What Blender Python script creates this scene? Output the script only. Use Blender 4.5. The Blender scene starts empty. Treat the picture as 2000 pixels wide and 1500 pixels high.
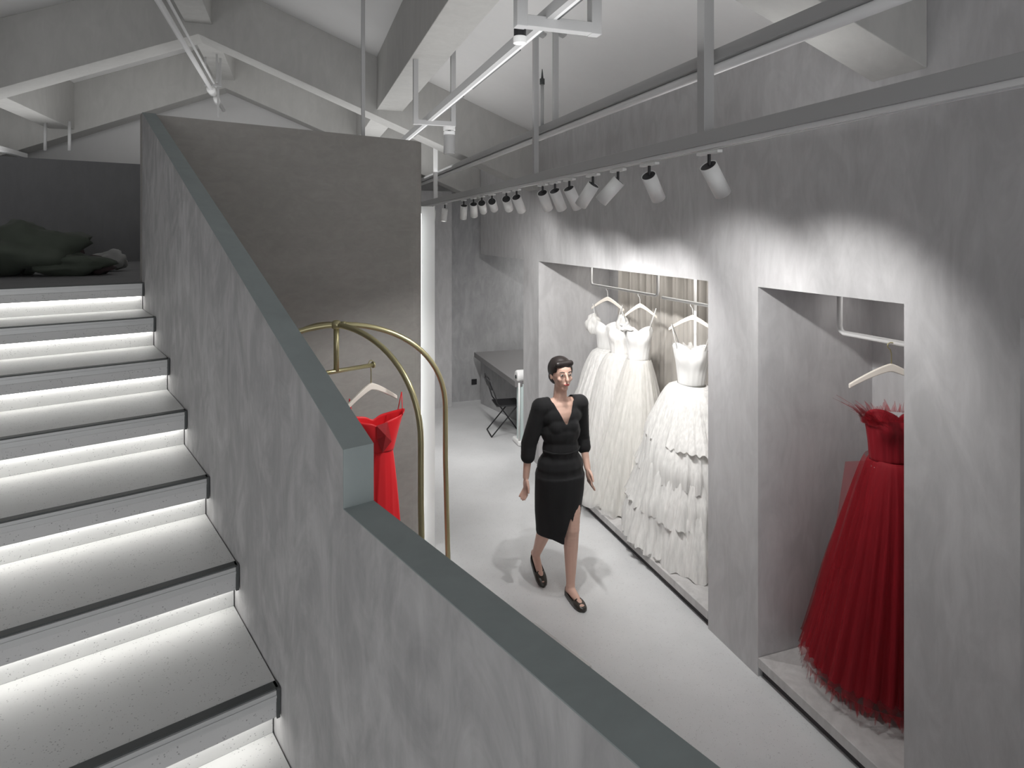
import bpy, bmesh, math, random
from mathutils import Vector, Matrix, noise
R = math.radians
random.seed(7)
SC = bpy.context.scene
C = SC.collection
EYE = 2.51
# ---------------------------------------------------------------- camera
cam_d = bpy.data.cameras.new('camera'); cam = bpy.data.objects.new('camera', cam_d); C.objects.link(cam)
cam.location = (0, 0, EYE); cam.rotation_euler = (R(90), 0, 0)
cam_d.sensor_width = 36; cam_d.lens = 36*1230/2000; cam_d.shift_y = -295/2000
cam_d.clip_start = .02; cam_d.clip_end = 100
SC.camera = cam
# ---------------------------------------------------------------- world and exposure
w = bpy.data.worlds.new('world'); SC.world = w; w.use_nodes = True
w.node_tree.nodes['Background'].inputs[0].default_value = (.98, .985, 1, 1)
w.node_tree.nodes['Background'].inputs[1].default_value = 1.2
vs = SC.view_settings; vs.view_transform = 'Standard'; vs.look = 'None'; vs.gamma = 1; vs.use_curve_mapping = False
vs.exposure = 0.35
AB = R(18.9); AS = R(37.6)
P0 = Vector((-2.066, 3.54, 0))
FR = {'W': (Vector((0, 0, 0)), 0), 'B': (Vector((0, 0, 0)), AB), 'S': (P0, AS)}
def fw(fr, p):
    o, a = FR[fr]; c, s = math.cos(a), math.sin(a)
    return Vector((o.x+p[0]*c-p[1]*s, o.y+p[0]*s+p[1]*c, p[2] if len(p) > 2 else 0))
def area(name, fr, loc, sx, sy, power, rot, col=(1, 1, 1)):
    d = bpy.data.lights.new(name, 'AREA'); d.shape = 'RECTANGLE'; d.size = sx; d.size_y = sy; d.energy = power; d.color = col
    o = bpy.data.objects.new(name, d); C.objects.link(o); o.location = fw(fr, loc)
    o.rotation_euler = (rot[0], rot[1], rot[2]+FR[fr][1]); return o
# added fill lights without fixtures: upward for the ceiling, forward from behind the camera
area('hall_ceiling_fill', 'B', (1.0, 4.25, 3.24), .9, 4.7, 10.5, (R(180), 0, 0))
area('hall_ceiling_fill', 'B', (1.95, 2.3, 2.98), .25, .8, 1.3, (R(180), 0, 0))
area('hall_ceiling_fill', 'B', (1.3, 7.6, 3.24), 1.2, 1.6, 6, (R(180), 0, 0))
area('landing_ceiling_fill', 'B', (-2.3, 4.0, 3.24), 1.6, 3.0, 4, (R(180), 0, 0))  # added fill for the ceiling above the landing, no fixture
area('rear_hall_ceiling_fill', 'B', (-1.5, 7.15, 3.24), 4.6, 1.5, 17, (R(180), 0, 0))  # added fill for the far soffits, no fixture
area('camera_side_fill', 'B', (0, -3.6, 1.4), 5.0, 2.2, 16, (R(80), 0, 0), (.95, .98, 1))  # added soft fill from behind the camera, no real source there
area('recess_area_light', 'B', (3.9, 8.0, 2.4), 1.4, 1.4, 30, (0, 0, 0), (1, .99, .97))  # area light facing down below the recess ceiling

SC.cycles.diffuse_bounces = 8; SC.cycles.max_bounces = 12
area('niche_fill', 'B', (3.05, 4.85, 2.195), .25, 2.6, 5, (0, 0, 0), (1, .97, .93))  # added fill to lift the shade in the long niche
area('niche_fill', 'B', (3.05, 2.47, 2.195), .2, .7, .7, (0, 0, 0), (1, .97, .95))  # weaker added fill for the red gown niche
# ---------------------------------------------------------------- materials
MATS = {}
def nmat(name, col, rough=.6, metal=0, sheen=0):
    m = bpy.data.materials.new(name); m.use_nodes = True; b = m.node_tree.nodes['Principled BSDF']
    b.inputs['Base Color'].default_value = (*col, 1); b.inputs['Roughness'].default_value = rough; b.inputs['Metallic'].default_value = metal
    MATS[name] = m; return m, m.node_tree, b
def ramp(nt, fac, stops):
    r = nt.nodes.new('ShaderNodeValToRGB'); e = r.color_ramp.elements
    while len(e) < len(stops): e.new(.5)
    for k, (p, c) in enumerate(stops): e[k].position = p; e[k].color = (*c, 1) if len(c) == 3 else c
    nt.links.new(fac, r.inputs[0]); return r.outputs[0]
def coords(nt, scale=(1, 1, 1)):
    t = nt.nodes.new('ShaderNodeTexCoord'); mp = nt.nodes.new('ShaderNodeMapping'); mp.inputs['Scale'].default_value = scale
    nt.links.new(t.outputs['Object'], mp.inputs[0]); return mp.outputs[0]
def noi(nt, co, scale, detail=5, rough=.55, dist=0):
    n = nt.nodes.new('ShaderNodeTexNoise'); n.inputs['Scale'].default_value = scale; n.inputs['Detail'].default_value = detail
    n.inputs['Roughness'].default_value = rough; n.inputs['Distortion'].default_value = dist
    nt.links.new(co, n.inputs['Vector']); return n.outputs[0]
def bump(nt, b, h, strength=.1, dist=.01):
    bm_ = nt.nodes.new('ShaderNodeBump'); bm_.inputs['Strength'].default_value = strength; bm_.inputs['Distance'].default_value = dist
    nt.links.new(h, bm_.inputs['Height']); nt.links.new(bm_.outputs[0], b.inputs['Normal'])
def mixc(nt, fac, a, b, mode='MIX'):
    m = nt.nodes.new('ShaderNodeMix'); m.data_type = 'RGBA'; m.blend_type = mode
    if isinstance(fac, float): m.inputs[0].default_value = fac
    else: nt.links.new(fac, m.inputs[0])
    for sock, v in ((m.inputs[6], a), (m.inputs[7], b)):
        if isinstance(v, tuple): sock.default_value = (*v, 1)
        else: nt.links.new(v, sock)
    return m.outputs[2]
def plaster(name, col, var=.12, sc=(1, 1, .45), rough=.75, streak=.5, bmp=.12):
    m, nt, b = nmat(name, col, rough)
    lo = tuple(c*(1-var) for c in col); hi = tuple(min(1, c*(1+var)) for c in col)
    a = ramp(nt, noi(nt, coords(nt, sc), 1.1, 7, .6, .8), [(.3, lo), (.7, hi)])
    s = ramp(nt, noi(nt, coords(nt, sc), 5.5, 8, .62, 1.6), [(.40, (.5-.09*streak,)*3), (.62, (.5+.10*streak,)*3)])
    out = mixc(nt, .8, a, s, 'OVERLAY')
    s2 = ramp(nt, noi(nt, coords(nt, (sc[0], sc[1], sc[2]*.5)), 16, 5, .6, .8), [(.40, (.5-.04*streak,)*3), (.72, (.5+.16*streak,)*3)])
    out = mixc(nt, .6, out, s2, 'OVERLAY')
    nt.links.new(out, b.inputs['Base Color'])
    bump(nt, b, noi(nt, coords(nt, sc), 10, 6), bmp, .005)
    return m
def terrazzo(name, col, speck=(.12, .12, .12), amt=.28, rough=.4, scale=90):
    m, nt, b = nmat(name, col, rough)
    base = ramp(nt, noi(nt, coords(nt), 2.2, 6, .6), [(.3, tuple(c*.93 for c in col)), (.7, tuple(min(1, c*1.05) for c in col))])
    v = nt.nodes.new('ShaderNodeTexVoronoi'); v.inputs['Scale'].default_value = scale; v.inputs['Randomness'].default_value = 1
    nt.links.new(coords(nt), v.inputs['Vector'])
    d = ramp(nt, v.outputs['Distance'], [(amt*.6, (1, 1, 1)), (amt, (0, 0, 0))])
    msk = ramp(nt, noi(nt, coords(nt), scale*.35, 2), [(.5, (0, 0, 0)), (.6, (.7, .7, .7))])
    f = mixc(nt, 1.0, d, msk, 'MULTIPLY')
    nt.links.new(mixc(nt, f, base, speck), b.inputs['Base Color'])
    return m
plaster('wall', (.50, .495, .50), .07, streak=.4)
plaster('parapet', (.40, .395, .395), .12, (1, 1, .7), streak=.8, bmp=.3)
plaster('cap', (.27, .305, .303), .06, streak=.2)
plaster('stair_wall', (.32, .308, .29), .08, (1, 1, 2.2), streak=.25)
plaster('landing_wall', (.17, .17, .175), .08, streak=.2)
plaster('dark_wall', (.37, .37, .375), .12, streak=.5)
plaster('beam', (.46, .455, .44), .04, streak=.2)
plaster('ceil', (.74, .735, .73), .02, streak=.1)
plaster('niche', (.50, .49, .485), .08, streak=.5)
terrazzo('floor', (.66, .665, .67), (.36, .36, .36), .3, .38, 110)
terrazzo('tread', (.66, .66, .65), (.20, .20, .20), .30, .5, 150)
terrazzo('nosing', (.52, .52, .52), (.12, .12, .12), .30, .5, 140)
nmat('metal_grey', (.43, .43, .43), .5)
nmat('pipe_light', (.85, .85, .85), .4)
nmat('strip_dark', (.06, .065, .065), .5)
nmat('trim_grey', (.50, .505, .505), .4, .2)
nmat('black', (.018, .018, .02), .45)
nmat('white_paint', (.82, .82, .81), .4)
nmat('track_white', (.78, .78, .78), .4)
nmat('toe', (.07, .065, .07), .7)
nmat('cream', (.86, .80, .72), .45)
nmat('gold', (.56, .51, .30), .32, .85)
nmat('desk', (.20, .195, .195), .5)
nmat('skin', (.68, .44, .35), .5)
nmat('hair', (.018, .013, .012), .45)
nmat('lip', (.45, .10, .09), .4)
nmat('eye', (.42, .38, .35), .4)
nmat('shoe', (.035, .030, .024), .3)
nmat('pale_stand', (.62, .72, .71), .3)
def cloth(name, col, trans=.3, rough=.8, bscale=60, stripe=(1, 1, .05), bs=.3, alpha=None):
    m, nt, b = nmat(name, col, rough); b.inputs['Sheen Weight'].default_value = .25 if min(col) > .3 else .04
    n = noi(nt, coords(nt, stripe), bscale, 4)
    nt.links.new(ramp(nt, n, [(.3, tuple(c*.80 for c in col)), (.7, tuple(min(1, c*1.08) for c in col))]), b.inputs['Base Color'])
    bump(nt, b, n, bs, .004)
    t = nt.nodes.new('ShaderNodeBsdfTranslucent'); t.inputs[0].default_value = (*col, 1)
    mx = nt.nodes.new('ShaderNodeMixShader'); mx.inputs[0].default_value = trans
    nt.links.new(b.outputs[0], mx.inputs[1]); nt.links.new(t.outputs[0], mx.inputs[2])
    out = nt.nodes['Material Output']; last = mx.outputs[0]
    if alpha is not None:
        tr = nt.nodes.new('ShaderNodeBsdfTransparent'); m2 = nt.nodes.new('ShaderNodeMixShader'); m2.inputs[0].default_value = alpha
        nt.links.new(tr.outputs[0], m2.inputs[1]); nt.links.new(last, m2.inputs[2]); last = m2.outputs[0]
    nt.links.new(last, out.inputs[0]); return m
cloth('white_tulle', (.90, .89, .87), .22, bs=.15)
cloth('ivory_tulle', (.88, .865, .82), .22, bs=.15)
cloth('white_satin', (.86, .855, .84), .15, .45, 8, (1, 1, .2), .1)
cloth('white_sheer', (.92, .91, .89), .25, alpha=.5)
cloth('red_satin', (.92, .020, .030), .12, .5, 5, (1, 1, .2), .1)
cloth('red_satin_shade', (.42, .010, .016), .1, .5, 5, (1, 1, .2), .1)  # red satin darkened to paint the shade of a fold
cloth('red_tulle', (.36, .006, .018), .25, .7, 55, (1, 1, .04), .5)
cloth('red_sheer', (.45, .010, .024), .3, .7, 55, (1, 1, .04), .5, alpha=.45)
cloth('curtain', (.60, .57, .53), .35, .85, 30, (1, 1, .05), .2)
cloth('black_cloth', (.009, .009, .010), .0, .9, 12, (1, 1, .5), .15)
cloth('green_bag', (.065, .078, .06), .0, .8, 5, (1, 1, 1), .4)
cloth('dark_bag', (.06, .04, .042), .0, .8, 5, (1, 1, 1), .4)
cloth('grey_bag', (.34, .34, .33), .0, .8, 5, (1, 1, 1), .4)
def emis(name, col, s):
    m = bpy.data.materials.new(name); m.use_nodes = True; nt = m.node_tree; nt.nodes.clear()
    e = nt.nodes.new('ShaderNodeEmission'); e.inputs[0].default_value = (*col, 1); e.inputs[1].default_value = s
    o = nt.nodes.new('ShaderNodeOutputMaterial'); nt.links.new(e.outputs[0], o.inputs[0]); MATS[name] = m
emis('led', (1, .99, .96), 6)
emis('lens', (1, .98, .94), 6)
emis('led_wall', (.95, 1, 1), 6)

# ---------------------------------------------------------------- mesh builder
class MB:
    def __init__(s): s.v = []; s.f = []
    def add(s, vs_, fs):
        n = len(s.v); s.v += [tuple(p) for p in vs_]; s.f += [tuple(i+n for i in f) for f in fs]; return s
    def box(s, x0, x1, y0, y1, z0, z1):
        return s.add([(x0, y0, z0), (x1, y0, z0), (x1, y1, z0), (x0, y1, z0), (x0, y0, z1), (x1, y0, z1), (x1, y1, z1), (x0, y1, z1)],
                     [(0, 3, 2, 1), (4, 5, 6, 7), (0, 1, 5, 4), (1, 2, 6, 5), (2, 3, 7, 6), (3, 0, 4, 7)])
    def prism(s, pts, axis, a0, a1):       # pts 2D polygon; extruded along axis
        def mk(p, a):
            return (a, p[0], p[1]) if axis == 'x' else (p[0], a, p[1]) if axis == 'y' else (p[0], p[1], a)
        n = len(pts)
        return s.add([mk(p, a0) for p in pts]+[mk(p, a1) for p in pts],
                     [tuple(range(n))[::-1], tuple(range(n, 2*n))]+[(i, (i+1) % n, n+(i+1) % n, n+i) for i in range(n)])
    def tube(s, path, r, seg=12, caps=True):
        P = [Vector(p) for p in path]; rs = r if isinstance(r, (list, tuple)) else [r]*len(P)
        vs_ = []; up = None
        for i, p in enumerate(P):
            t = (P[min(i+1, len(P)-1)]-P[max(i-1, 0)]).normalized()
            if up is None: up = Vector((0, 0, 1)) if abs(t.z) < .9 else Vector((1, 0, 0))
            a = t.cross(up).normalized(); b = a.cross(t).normalized(); up = b
            for k in range(seg):
                q = 2*math.pi*k/seg; vs_.append(p+(a*math.cos(q)+b*math.sin(q))*rs[i])
        fs = [(i*seg+k, i*seg+(k+1) % seg, (i+1)*seg+(k+1) % seg, (i+1)*seg+k) for i in range(len(P)-1) for k in range(seg)]
        if caps: fs += [tuple(range(seg))[::-1], tuple(range((len(P)-1)*seg, len(P)*seg))]
        return s.add(vs_, fs)
    def ball(s, c, r, seg=16, rings=10, M=None):
        rx, ry, rz = r if isinstance(r, (list, tuple)) else (r, r, r)
        c = Vector(c); vs_ = []
        for i in range(rings+1):
            th = math.pi*i/rings
            for k in range(seg):
                q = 2*math.pi*k/seg
                p = Vector((rx*math.sin(th)*math.cos(q), ry*math.sin(th)*math.sin(q), rz*math.cos(th)))
                vs_.append(c+(M @ p if M else p))
        fs = []
        for i in range(rings):
            for k in range(seg):
                a, b, c2, d = i*seg+k, i*seg+(k+1) % seg, (i+1)*seg+(k+1) % seg, (i+1)*seg+k
                if i == 0: fs.append((a, d, c2))
                elif i == rings-1: fs.append((a, d, b))
                else: fs.append((a, d, c2, b))
        return s.add(vs_, fs)
    def capsule(s, a, b, ra, rb, n=None):
        a, b = Vector(a), Vector(b); L = (b-a).length; n = n or max(2, int(L/(min(ra, rb)*.45)))
        for i in range(n+1):
            t = i/n; s.ball(a.lerp(b, t), ra+(rb-ra)*t, 12, 8)
        return s
    def mesh(s, name):
        me = bpy.data.meshes.new(name); me.from_pydata(s.v, [], s.f); me.update()
        bm = bmesh.new(); bm.from_mesh(me); bmesh.ops.remove_doubles(bm, verts=bm.verts, dist=1e-6)
        bmesh.ops.recalc_face_normals(bm, faces=bm.faces); bm.to_mesh(me); bm.free(); return me
    def build(s, name, mat, parent=None, fr='W', loc=None, rot=0, smooth=False, bevel=0, solid=0, sub=0):
        me = s.mesh(name); return link(me, name, mat, parent, fr, loc, rot, smooth, bevel, solid, sub)
def link(me, name, mat, parent=None, fr='W', loc=None, rot=0, smooth=False, bevel=0, solid=0, sub=0):
    o = bpy.data.objects.new(name, me); C.objects.link(o); me.materials.append(MATS[mat])
    if smooth:
        for p in me.polygons: p.use_smooth = True
    if parent: o.parent = parent
    else:
        o.location = fw(fr, loc or (0, 0, 0)); o.rotation_euler = (0, 0, FR[fr][1]+rot)
    if parent and loc: o.location = loc
    if bevel:
        b = o.modifiers.new('bevel', 'BEVEL'); b.width = bevel; b.segments = 2; b.limit_method = 'ANGLE'
    if solid:
        b = o.modifiers.new('thick', 'SOLIDIFY'); b.thickness = solid; b.offset = 0
    if sub:
        b = o.modifiers.new('sub', 'SUBSURF'); b.levels = sub; b.render_levels = sub
    return o
def tag(o, label, cat, group=None, kind=None):
    o['label'] = label; o['category'] = cat
    if group: o['group'] = group
    if kind: o['kind'] = kind
    return o
def thing(name, label, cat, fr='W', loc=(0, 0, 0), rot=0, group=None):
    o = bpy.data.objects.new(name, None); C.objects.link(o); o.empty_display_size = .1
    o.location = fw(fr, loc); o.rotation_euler = (0, 0, FR[fr][1]+rot); return tag(o, label, cat, group)
def struct(o, label=None):
    o['kind'] = 'structure'
    if label: o['label'] = label
    return o
def copy_tree(o, parent=None):
    c = o.copy(); C.objects.link(c)
    if parent: c.parent = parent
    for ch in list(o.children): copy_tree(ch, c)
    return c
def H(h): return EYE+h
def vat(px, u):
    k = (px-1000)/1230; c, s = math.cos(AB), math.sin(AB); z = u/(c*k+s); return z*(c-s*k)
ROOF = lambda u: H(2.39-.4*abs(u+.846))

# ---------------------------------------------------------------- room shell
struct(MB().box(-5, 5.6, -4, 9.6, -.12, 0).build('floor', 'floor', fr='B'), 'pale grey terrazzo floor of the showroom')
m = MB()
m.prism([(-5, ROOF(-5)), (-.846, ROOF(-.846)), (3.5, ROOF(3.5)), (3.5, ROOF(3.5)+.12), (-.846, ROOF(-.846)+.12), (-5, ROOF(-5)+.12)], 'y', -4, 9.6)
struct(m.build('ceiling', 'ceil', fr='B'), 'pale pitched ceiling slabs between the beams')
struct(MB().box(-5.1, -4.9, -4, 9.6, 0, 3.3).build('wall_left', 'wall', fr='B'))
struct(MB().box(-4.9, 5.6, 9.12, 9.3, 0, 3.12).build('wall_back', 'dark_wall', fr='B'), 'grey end wall far behind the desk')
m = MB(); m.prism([(-4.9, 3.12), (3.4, 3.12), (3.4, ROOF(3.4)), (-.846, ROOF(-.846)), (-4.9, ROOF(-4.9))], 'y', 9.12, 9.3)
struct(m.build('wall_gable', 'ceil', fr='B'), 'pale gable wall under the far roof beam')  # ceiling colour lightens this upper end wall in place of light
U0 = 2.471
m = MB()
NI = [(.25, 1.556), (2.015, 2.92), (3.376, 6.33), (6.81, 8.59)]
m.prism([(U0, 2.205), (3.46, 2.205), (3.46, ROOF(3.46)), (U0, ROOF(U0))], 'y', -4, 8.59)
for v0, v1 in ((-4, .25), (1.556, 2.015), (2.92, 3.376), (6.33, 6.81)):
    m.box(U0, 3.46, v0, v1, 0, 2.205)
m.box(3.32, 3.46, .25, 6.4, 0, 2.205)
wr = struct(m.build('wall_right', 'wall', fr='B'), 'long grey plaster wall with tall display niches')
struct(MB().box(5.4, 5.6, 6.0, 9.12, 0, 2.6).box(3.46, 5.6, 6.0, 6.2, 0, 2.6).build('wall_recess', 'dark_wall', fr='B'))
struct(MB().box(3.46, 5.6, 6.0, 9.3, 2.6, 2.7).build('ceiling_recess', 'ceil', fr='B'))
for k, (v0, v1) in enumerate(NI[:3]):
    o = struct(MB().box(U0-.002, 3.32, v0+.002, v1-.002, .055, .11).build('trim_%d' % (k+1), 'niche', fr='B', bevel=.003), 'grey raised base of a display niche')
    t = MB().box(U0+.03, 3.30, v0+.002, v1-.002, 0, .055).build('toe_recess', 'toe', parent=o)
# partition at the far end
struct(MB().box(.2, 2.12, 8.87, 9.115, 0, H(.6)).build('wall_partition', 'wall', fr='B'), 'grey partition end beside the far recess')
# roof frames and purlins
def frame(n, v0, v1, low, sl, u0=-4.9, u1=U0):
    m = MB(); r = -.846
    lowf = lambda u: H(low-sl*abs(u-r))
    m.prism([(u0, lowf(u0)), (r, lowf(r)), (u1, lowf(u1)), (u1, ROOF(u1)), (r, ROOF(r)), (u0, ROOF(u0))], 'y', v0, v1)
    return struct(m.build('trim_%d' % n, 'beam', fr='B', bevel=.004), 'gabled concrete roof beam')
frame(4, 6.35, 6.65, 1.812, .405)
frame(5, 8.6, 8.9, 1.812, .405)
frame(6, 1.91, 2.17, 1.92, .373)
frame(7, -2.3, -2.0, 1.92, .373)
for n, (a, b, h) in enumerate(((.755, 1.01, 1.222), (-.955, -.73, 1.91), (-2.70, -2.45, 1.205))):
    m = MB(); m.prism([(a, H(h)), (b, H(h)), (b, ROOF(b)), (-.846, ROOF(-.846)), (a, ROOF(a))] if n == 1 else [(a, H(h)), (b, H(h)), (b, ROOF(b)), (a, ROOF(a))], 'y', -4, 9.1)
    struct(m.build('trim_%d' % (8+n), 'beam', fr='B', bevel=.004), 'long concrete purlin under the pitched ceiling')

# ---------------------------------------------------------------- stair, landing and its walls
ZT = 2.228; RI = .15; RU = .40; NS = 15
stair = thing('staircase', 'wide grey terrazzo staircase with glowing light strips under each nosing', 'staircase', 'S', (0, 0, 0))
XL = -1.55
for i in range(0, NS):
    z = ZT-RI*i; y = -RU*i; yb = y+RU+.055 if i else y+.06
    if i: 
        st = MB().box(XL, -.004, y+.03, yb, z-.073, z).build('tread', 'tread', stair)
    else:
        st = MB().box(XL, -.004, y+.03, .075, z-.073, z).build('tread', 'tread', stair)
    MB().box(XL, -.006, y, y+.0295, z-.073, z-.031).build('nosing', 'nosing', st, bevel=.002)
    MB().box(XL, -.012, y-.004, y+.0295, z-.0305, z-.001).box(XL, -.012, y-.007, y+.0, z-.019, z-.012).build('edge_trim', 'trim_grey', st)
    MB().box(XL, -.006, y+.002, y+.030, z-.0005, z+.0035).box(-.0115, -.003, y-.006, y+.03, z-.073, z+.0035).build('dark_edge_strip', 'strip_dark', st)  # dark strip on the tread's front edge and right end
    MB().box(XL, -.004, y+.055, y+.085, z-RI+.0005, z-.0735).build('riser', 'tread', st)
    MB().box(XL+.01, -.015, y+.036, y+.052, z-.0815, z-.0745).build('light_strip', 'led', st)
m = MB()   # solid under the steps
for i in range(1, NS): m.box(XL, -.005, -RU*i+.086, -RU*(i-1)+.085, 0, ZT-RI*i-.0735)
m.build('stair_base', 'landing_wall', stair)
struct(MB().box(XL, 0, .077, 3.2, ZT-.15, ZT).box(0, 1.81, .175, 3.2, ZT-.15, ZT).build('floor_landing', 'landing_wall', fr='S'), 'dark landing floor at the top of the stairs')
# parapet
zt = H(.688); TH = .066
m = MB(); m.prism([(.08, 0), (.08, zt), (-2.81, H(-.454)), (-2.81, H(-.577)), (-6.2, H(-.577)), (-6.2, 0)], 'x', 0, TH)
wp = struct(m.build('wall_stair', 'parapet', fr='S'), 'slanted grey plaster parapet beside the stairs')
m = MB()
m.add([(-.001, .08, zt+.0015), (TH+.001, .08, zt+.0015), (TH+.001, -2.811, H(-.454)+.0015), (-.001, -2.811, H(-.454)+.0015),
       (-.001, -2.8115, H(-.577)+.0015), (TH+.001, -2.8115, H(-.577)+.0015), (-.001, -6.2, H(-.577)+.0015), (TH+.001, -6.2, H(-.577)+.0015)],
      [(0, 1, 2, 3), (3, 2, 5, 4), (4, 5, 7, 6)])
cp = m.build('parapet_cap', 'cap', wp, solid=.003)
# landing walls
m = MB(); x1 = 1.89; r = .16; y0 = .1; y1 = 3.2
pts = [(-.0, y0), (x1-r, y0)]+[(x1-r+r*math.sin(a), y0+r-r*math.cos(a)) for a in [R(10*k) for k in range(1, 10)]]+[(x1, y1), (x1-.07, y1), (x1-.07, y0+r)]
pts += [(x1-r+(r-.07)*math.sin(a), y0+r-(r-.07)*math.cos(a)) for a in [R(10*k) for k in range(8, 0, -1)]]+[(x1-r, y0+.07), (0, y0+.07)]
m.prism(pts, 'z', 0, zt)
o = struct(m.build('wall_landing_front', 'stair_wall', fr='S', smooth=False), 'tall taupe grey plaster wall behind the clothes rack, rounded at its right end')
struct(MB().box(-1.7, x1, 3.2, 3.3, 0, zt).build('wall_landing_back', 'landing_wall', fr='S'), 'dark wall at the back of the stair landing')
struct(MB().box(XL-.112, XL-.012, -6.2, 3.2, 0, H(-1.2)).build('wall_stair_left', 'parapet', fr='S'))
struct(MB().box(1.912, 2.06, .30, .36, 0, H(.21)).build('trim_12', 'white_paint', fr='S'), 'white lit upright at the rounded wall end')
o = MB().box(1.893, 1.904, .24, .25, .05, H(.15)).build('wall_light_strip', 'led_wall', fr='S')
tag(o, 'slim upright light strip tucked behind the rounded end of the taupe wall', 'light strip')
o = MB().box(1.25, 1.872, -1.655, -1.19, 0, .2).build('display_plinth', 'white_paint', fr='S', bevel=.004)
tag(o, 'low white plinth just showing past the parapet edge on the floor', 'plinth')

# ---------------------------------------------------------------- bags on the landing
def lump(seed, sx, sy, sz, amp=.25, n=32):
    m = MB(); m.ball((0, 0, sz), (sx, sy, sz), n, n//2)
    out = []
    for p in m.v:
        q = Vector(p); d = Vector((q.x/sx, q.y/sy, (q.z-sz)/sz))
        k = 1+amp*noise.noise(d*1.3+Vector((seed, 0, 0)))+amp*.5*abs(noise.noise(d*3+Vector((0, seed, 0))))-amp*.2
        q2 = Vector((d.x*sx*k, d.y*sy*k, max(0, sz+d.z*sz*k))); out.append(tuple(q2))
    m.v = out; return m
def bag(px, py, sx, sy, sz, mat, seed, label, name='fabric_bundle', cat='bundle', rot=0, amp=.5, fl=True):
    z = .282*1230/(py-455); X = (px-1000)/1230*z
    o = lump(seed, sx, sy, sz, amp).build(name, mat, loc=(X, z+sy, ZT), rot=rot, smooth=True)
    return tag(o, label, cat)
bag(-8, 543, .34, .22, .17, 'green_bag', 1, 'large dark green fabric heap at the left edge of the landing')
bag(90, 541, .27, .15, .075, 'green_bag', 4, 'flat dark green fabric bundle in the middle of the landing heap')
bag(150, 538, .17, .12, .06, 'dark_bag', 7, 'charcoal fabric bundle at the right of the landing heap')
bag(200, 531, .12, .09, .075, 'grey_bag', 11, 'pale grey folded bag at the right end of the landing heap', 'folded_bag', 'bag')
bag(125, 516, .12, .06, .13, 'dark_bag', 15, 'small black pouch propped behind the fabric heap', 'pouch', 'pouch')

# ---------------------------------------------------------------- ceiling services
def beamline(name, mat, u, h, v0, v1, wid, hei, label, cat):
    o = MB().box(-wid/2, wid/2, v0, v1, -hei/2, hei/2).build(name, mat, fr='B', loc=(u, 0, H(h)), bevel=.002); tag(o, label, cat); return o
# main track with its box beam
trk = thing('lighting_track', 'long grey box track carrying the row of spotlights along the niche wall', 'lighting track', 'B', (1.58, 0, H(.38)))
MB().box(-.03, .03, -1.0, 9.1, -.025, .03).build('box_beam', 'metal_grey', trk, bevel=.002)
MB().box(-.018, -.006, -1.0, 9.1, -.042, -.0255).box(.006, .018, -1.0, 9.1, -.042, -.0255).box(-.006, .006, -1.0, 9.1, -.032, -.0255).build('track_rail', 'track_white', trk)
# upper pipe beam
o = thing('service_beam', 'pale service beam running above the row of spotlights', 'beam', 'B', (1.66, 0, H(.705)))
MB().box(-.035, .035, -1, 9.1, 0, .05).build('channel', 'metal_grey', o, bevel=.002)
m = MB(); m.tube([(.0, y, -.02) for y in (-1, 3, 6, 9.1)], .021, 14).build('pipe', 'pipe_light', o, smooth=True)
# aisle track
tr2 = thing('lighting_track', 'slim track with dark slots hung in U brackets over the aisle', 'lighting track', 'B', (.898, 0, H(.80)))
MB().box(-.025, .0, -1, 6.3, -.01, .035).build('track_body', 'metal_grey', tr2)
MB().box(.001, .016, -1, 6.3, -.008, .012).build('track_rail', 'track_white', tr2)
for a, b in ((.6, 2.40), (2.58, 3.36), (3.56, 4.2), (4.5, 5.2)):
    MB().box(.0162, .026, a, b, -.007, .008).build('slot', 'strip_dark', tr2)
# left pipe
tr3 = thing('ceiling_pipe', 'pale pipe running below the ridge towards the end wall', 'pipe', 'B', (-.9, 0, H(1.60)))
m = MB(); m.tube([(0, y, 0) for y in (-1, 3, 6, 9.0)], .022, 12).tube([(.05, y, .03) for y in (-1, 3, 6, 7.8)], .012, 8).build('pipe', 'pipe_light', tr3, smooth=True)
MB().tube([(0, 7.7, 0), (0, 7.9, 0)], .045, 14).tube([(.03, 7.95, -.05), (.03, 8.05, -.08)], .035, 12).build('coupling', 'white_paint', tr3, smooth=True)
def post(name, u, v, z0, z1, wd, label, cap=False, mat='metal_grey', group='suspension posts under the ceiling'):
    o = thing(name, label, 'post', 'B', (u, v, z0), 0, group)
    MB().box(-wd/2, wd/2, -wd/2, wd/2, 0, z1-z0).build('shaft', mat, o, bevel=.002)
    if cap: MB().box(-.075, .075, -.03, .03, -.01, .012).build('mounting_plate', mat, o, bevel=.002, loc=(0, 0, z1-z0-.012)).rotation_euler = (0, .38, 0)
    return o
post('suspension_post', 1.58, vat(1046, 1.58), H(.39), ROOF(1.58), .036, 'grey square post dropping to the middle of the spotlight track', True)
post('suspension_post', 1.58, vat(1378, 1.58), H(.39), ROOF(1.58), .048, 'thick grey square post beside the nearest spotlight', True)
post('suspension_post', 1.58, 7.45, H(.39), ROOF(1.58), .045, 'pale grey post at the far end of the spotlight track', True, 'pipe_light')
post('suspension_post', 1.66, vat(1085, 1.66), H(.72), ROOF(1.68), .034, 'short grey post with a tilted ceiling plate on the service beam', True)
post('suspension_post', 1.66, 1.28, H(.72), ROOF(1.66), .05, 'grey post on the service beam at the top right', True)
o = thing('pipe_hanger', 'thin pointed hanger rod between two grey posts', 'rod', 'B', (1.66, vat(1059, 1.66), H(.72)))
MB().tube([(0, 0, 0), (0, 0, .36)], .012).build('rod', 'metal_grey', o, smooth=True)
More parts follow.
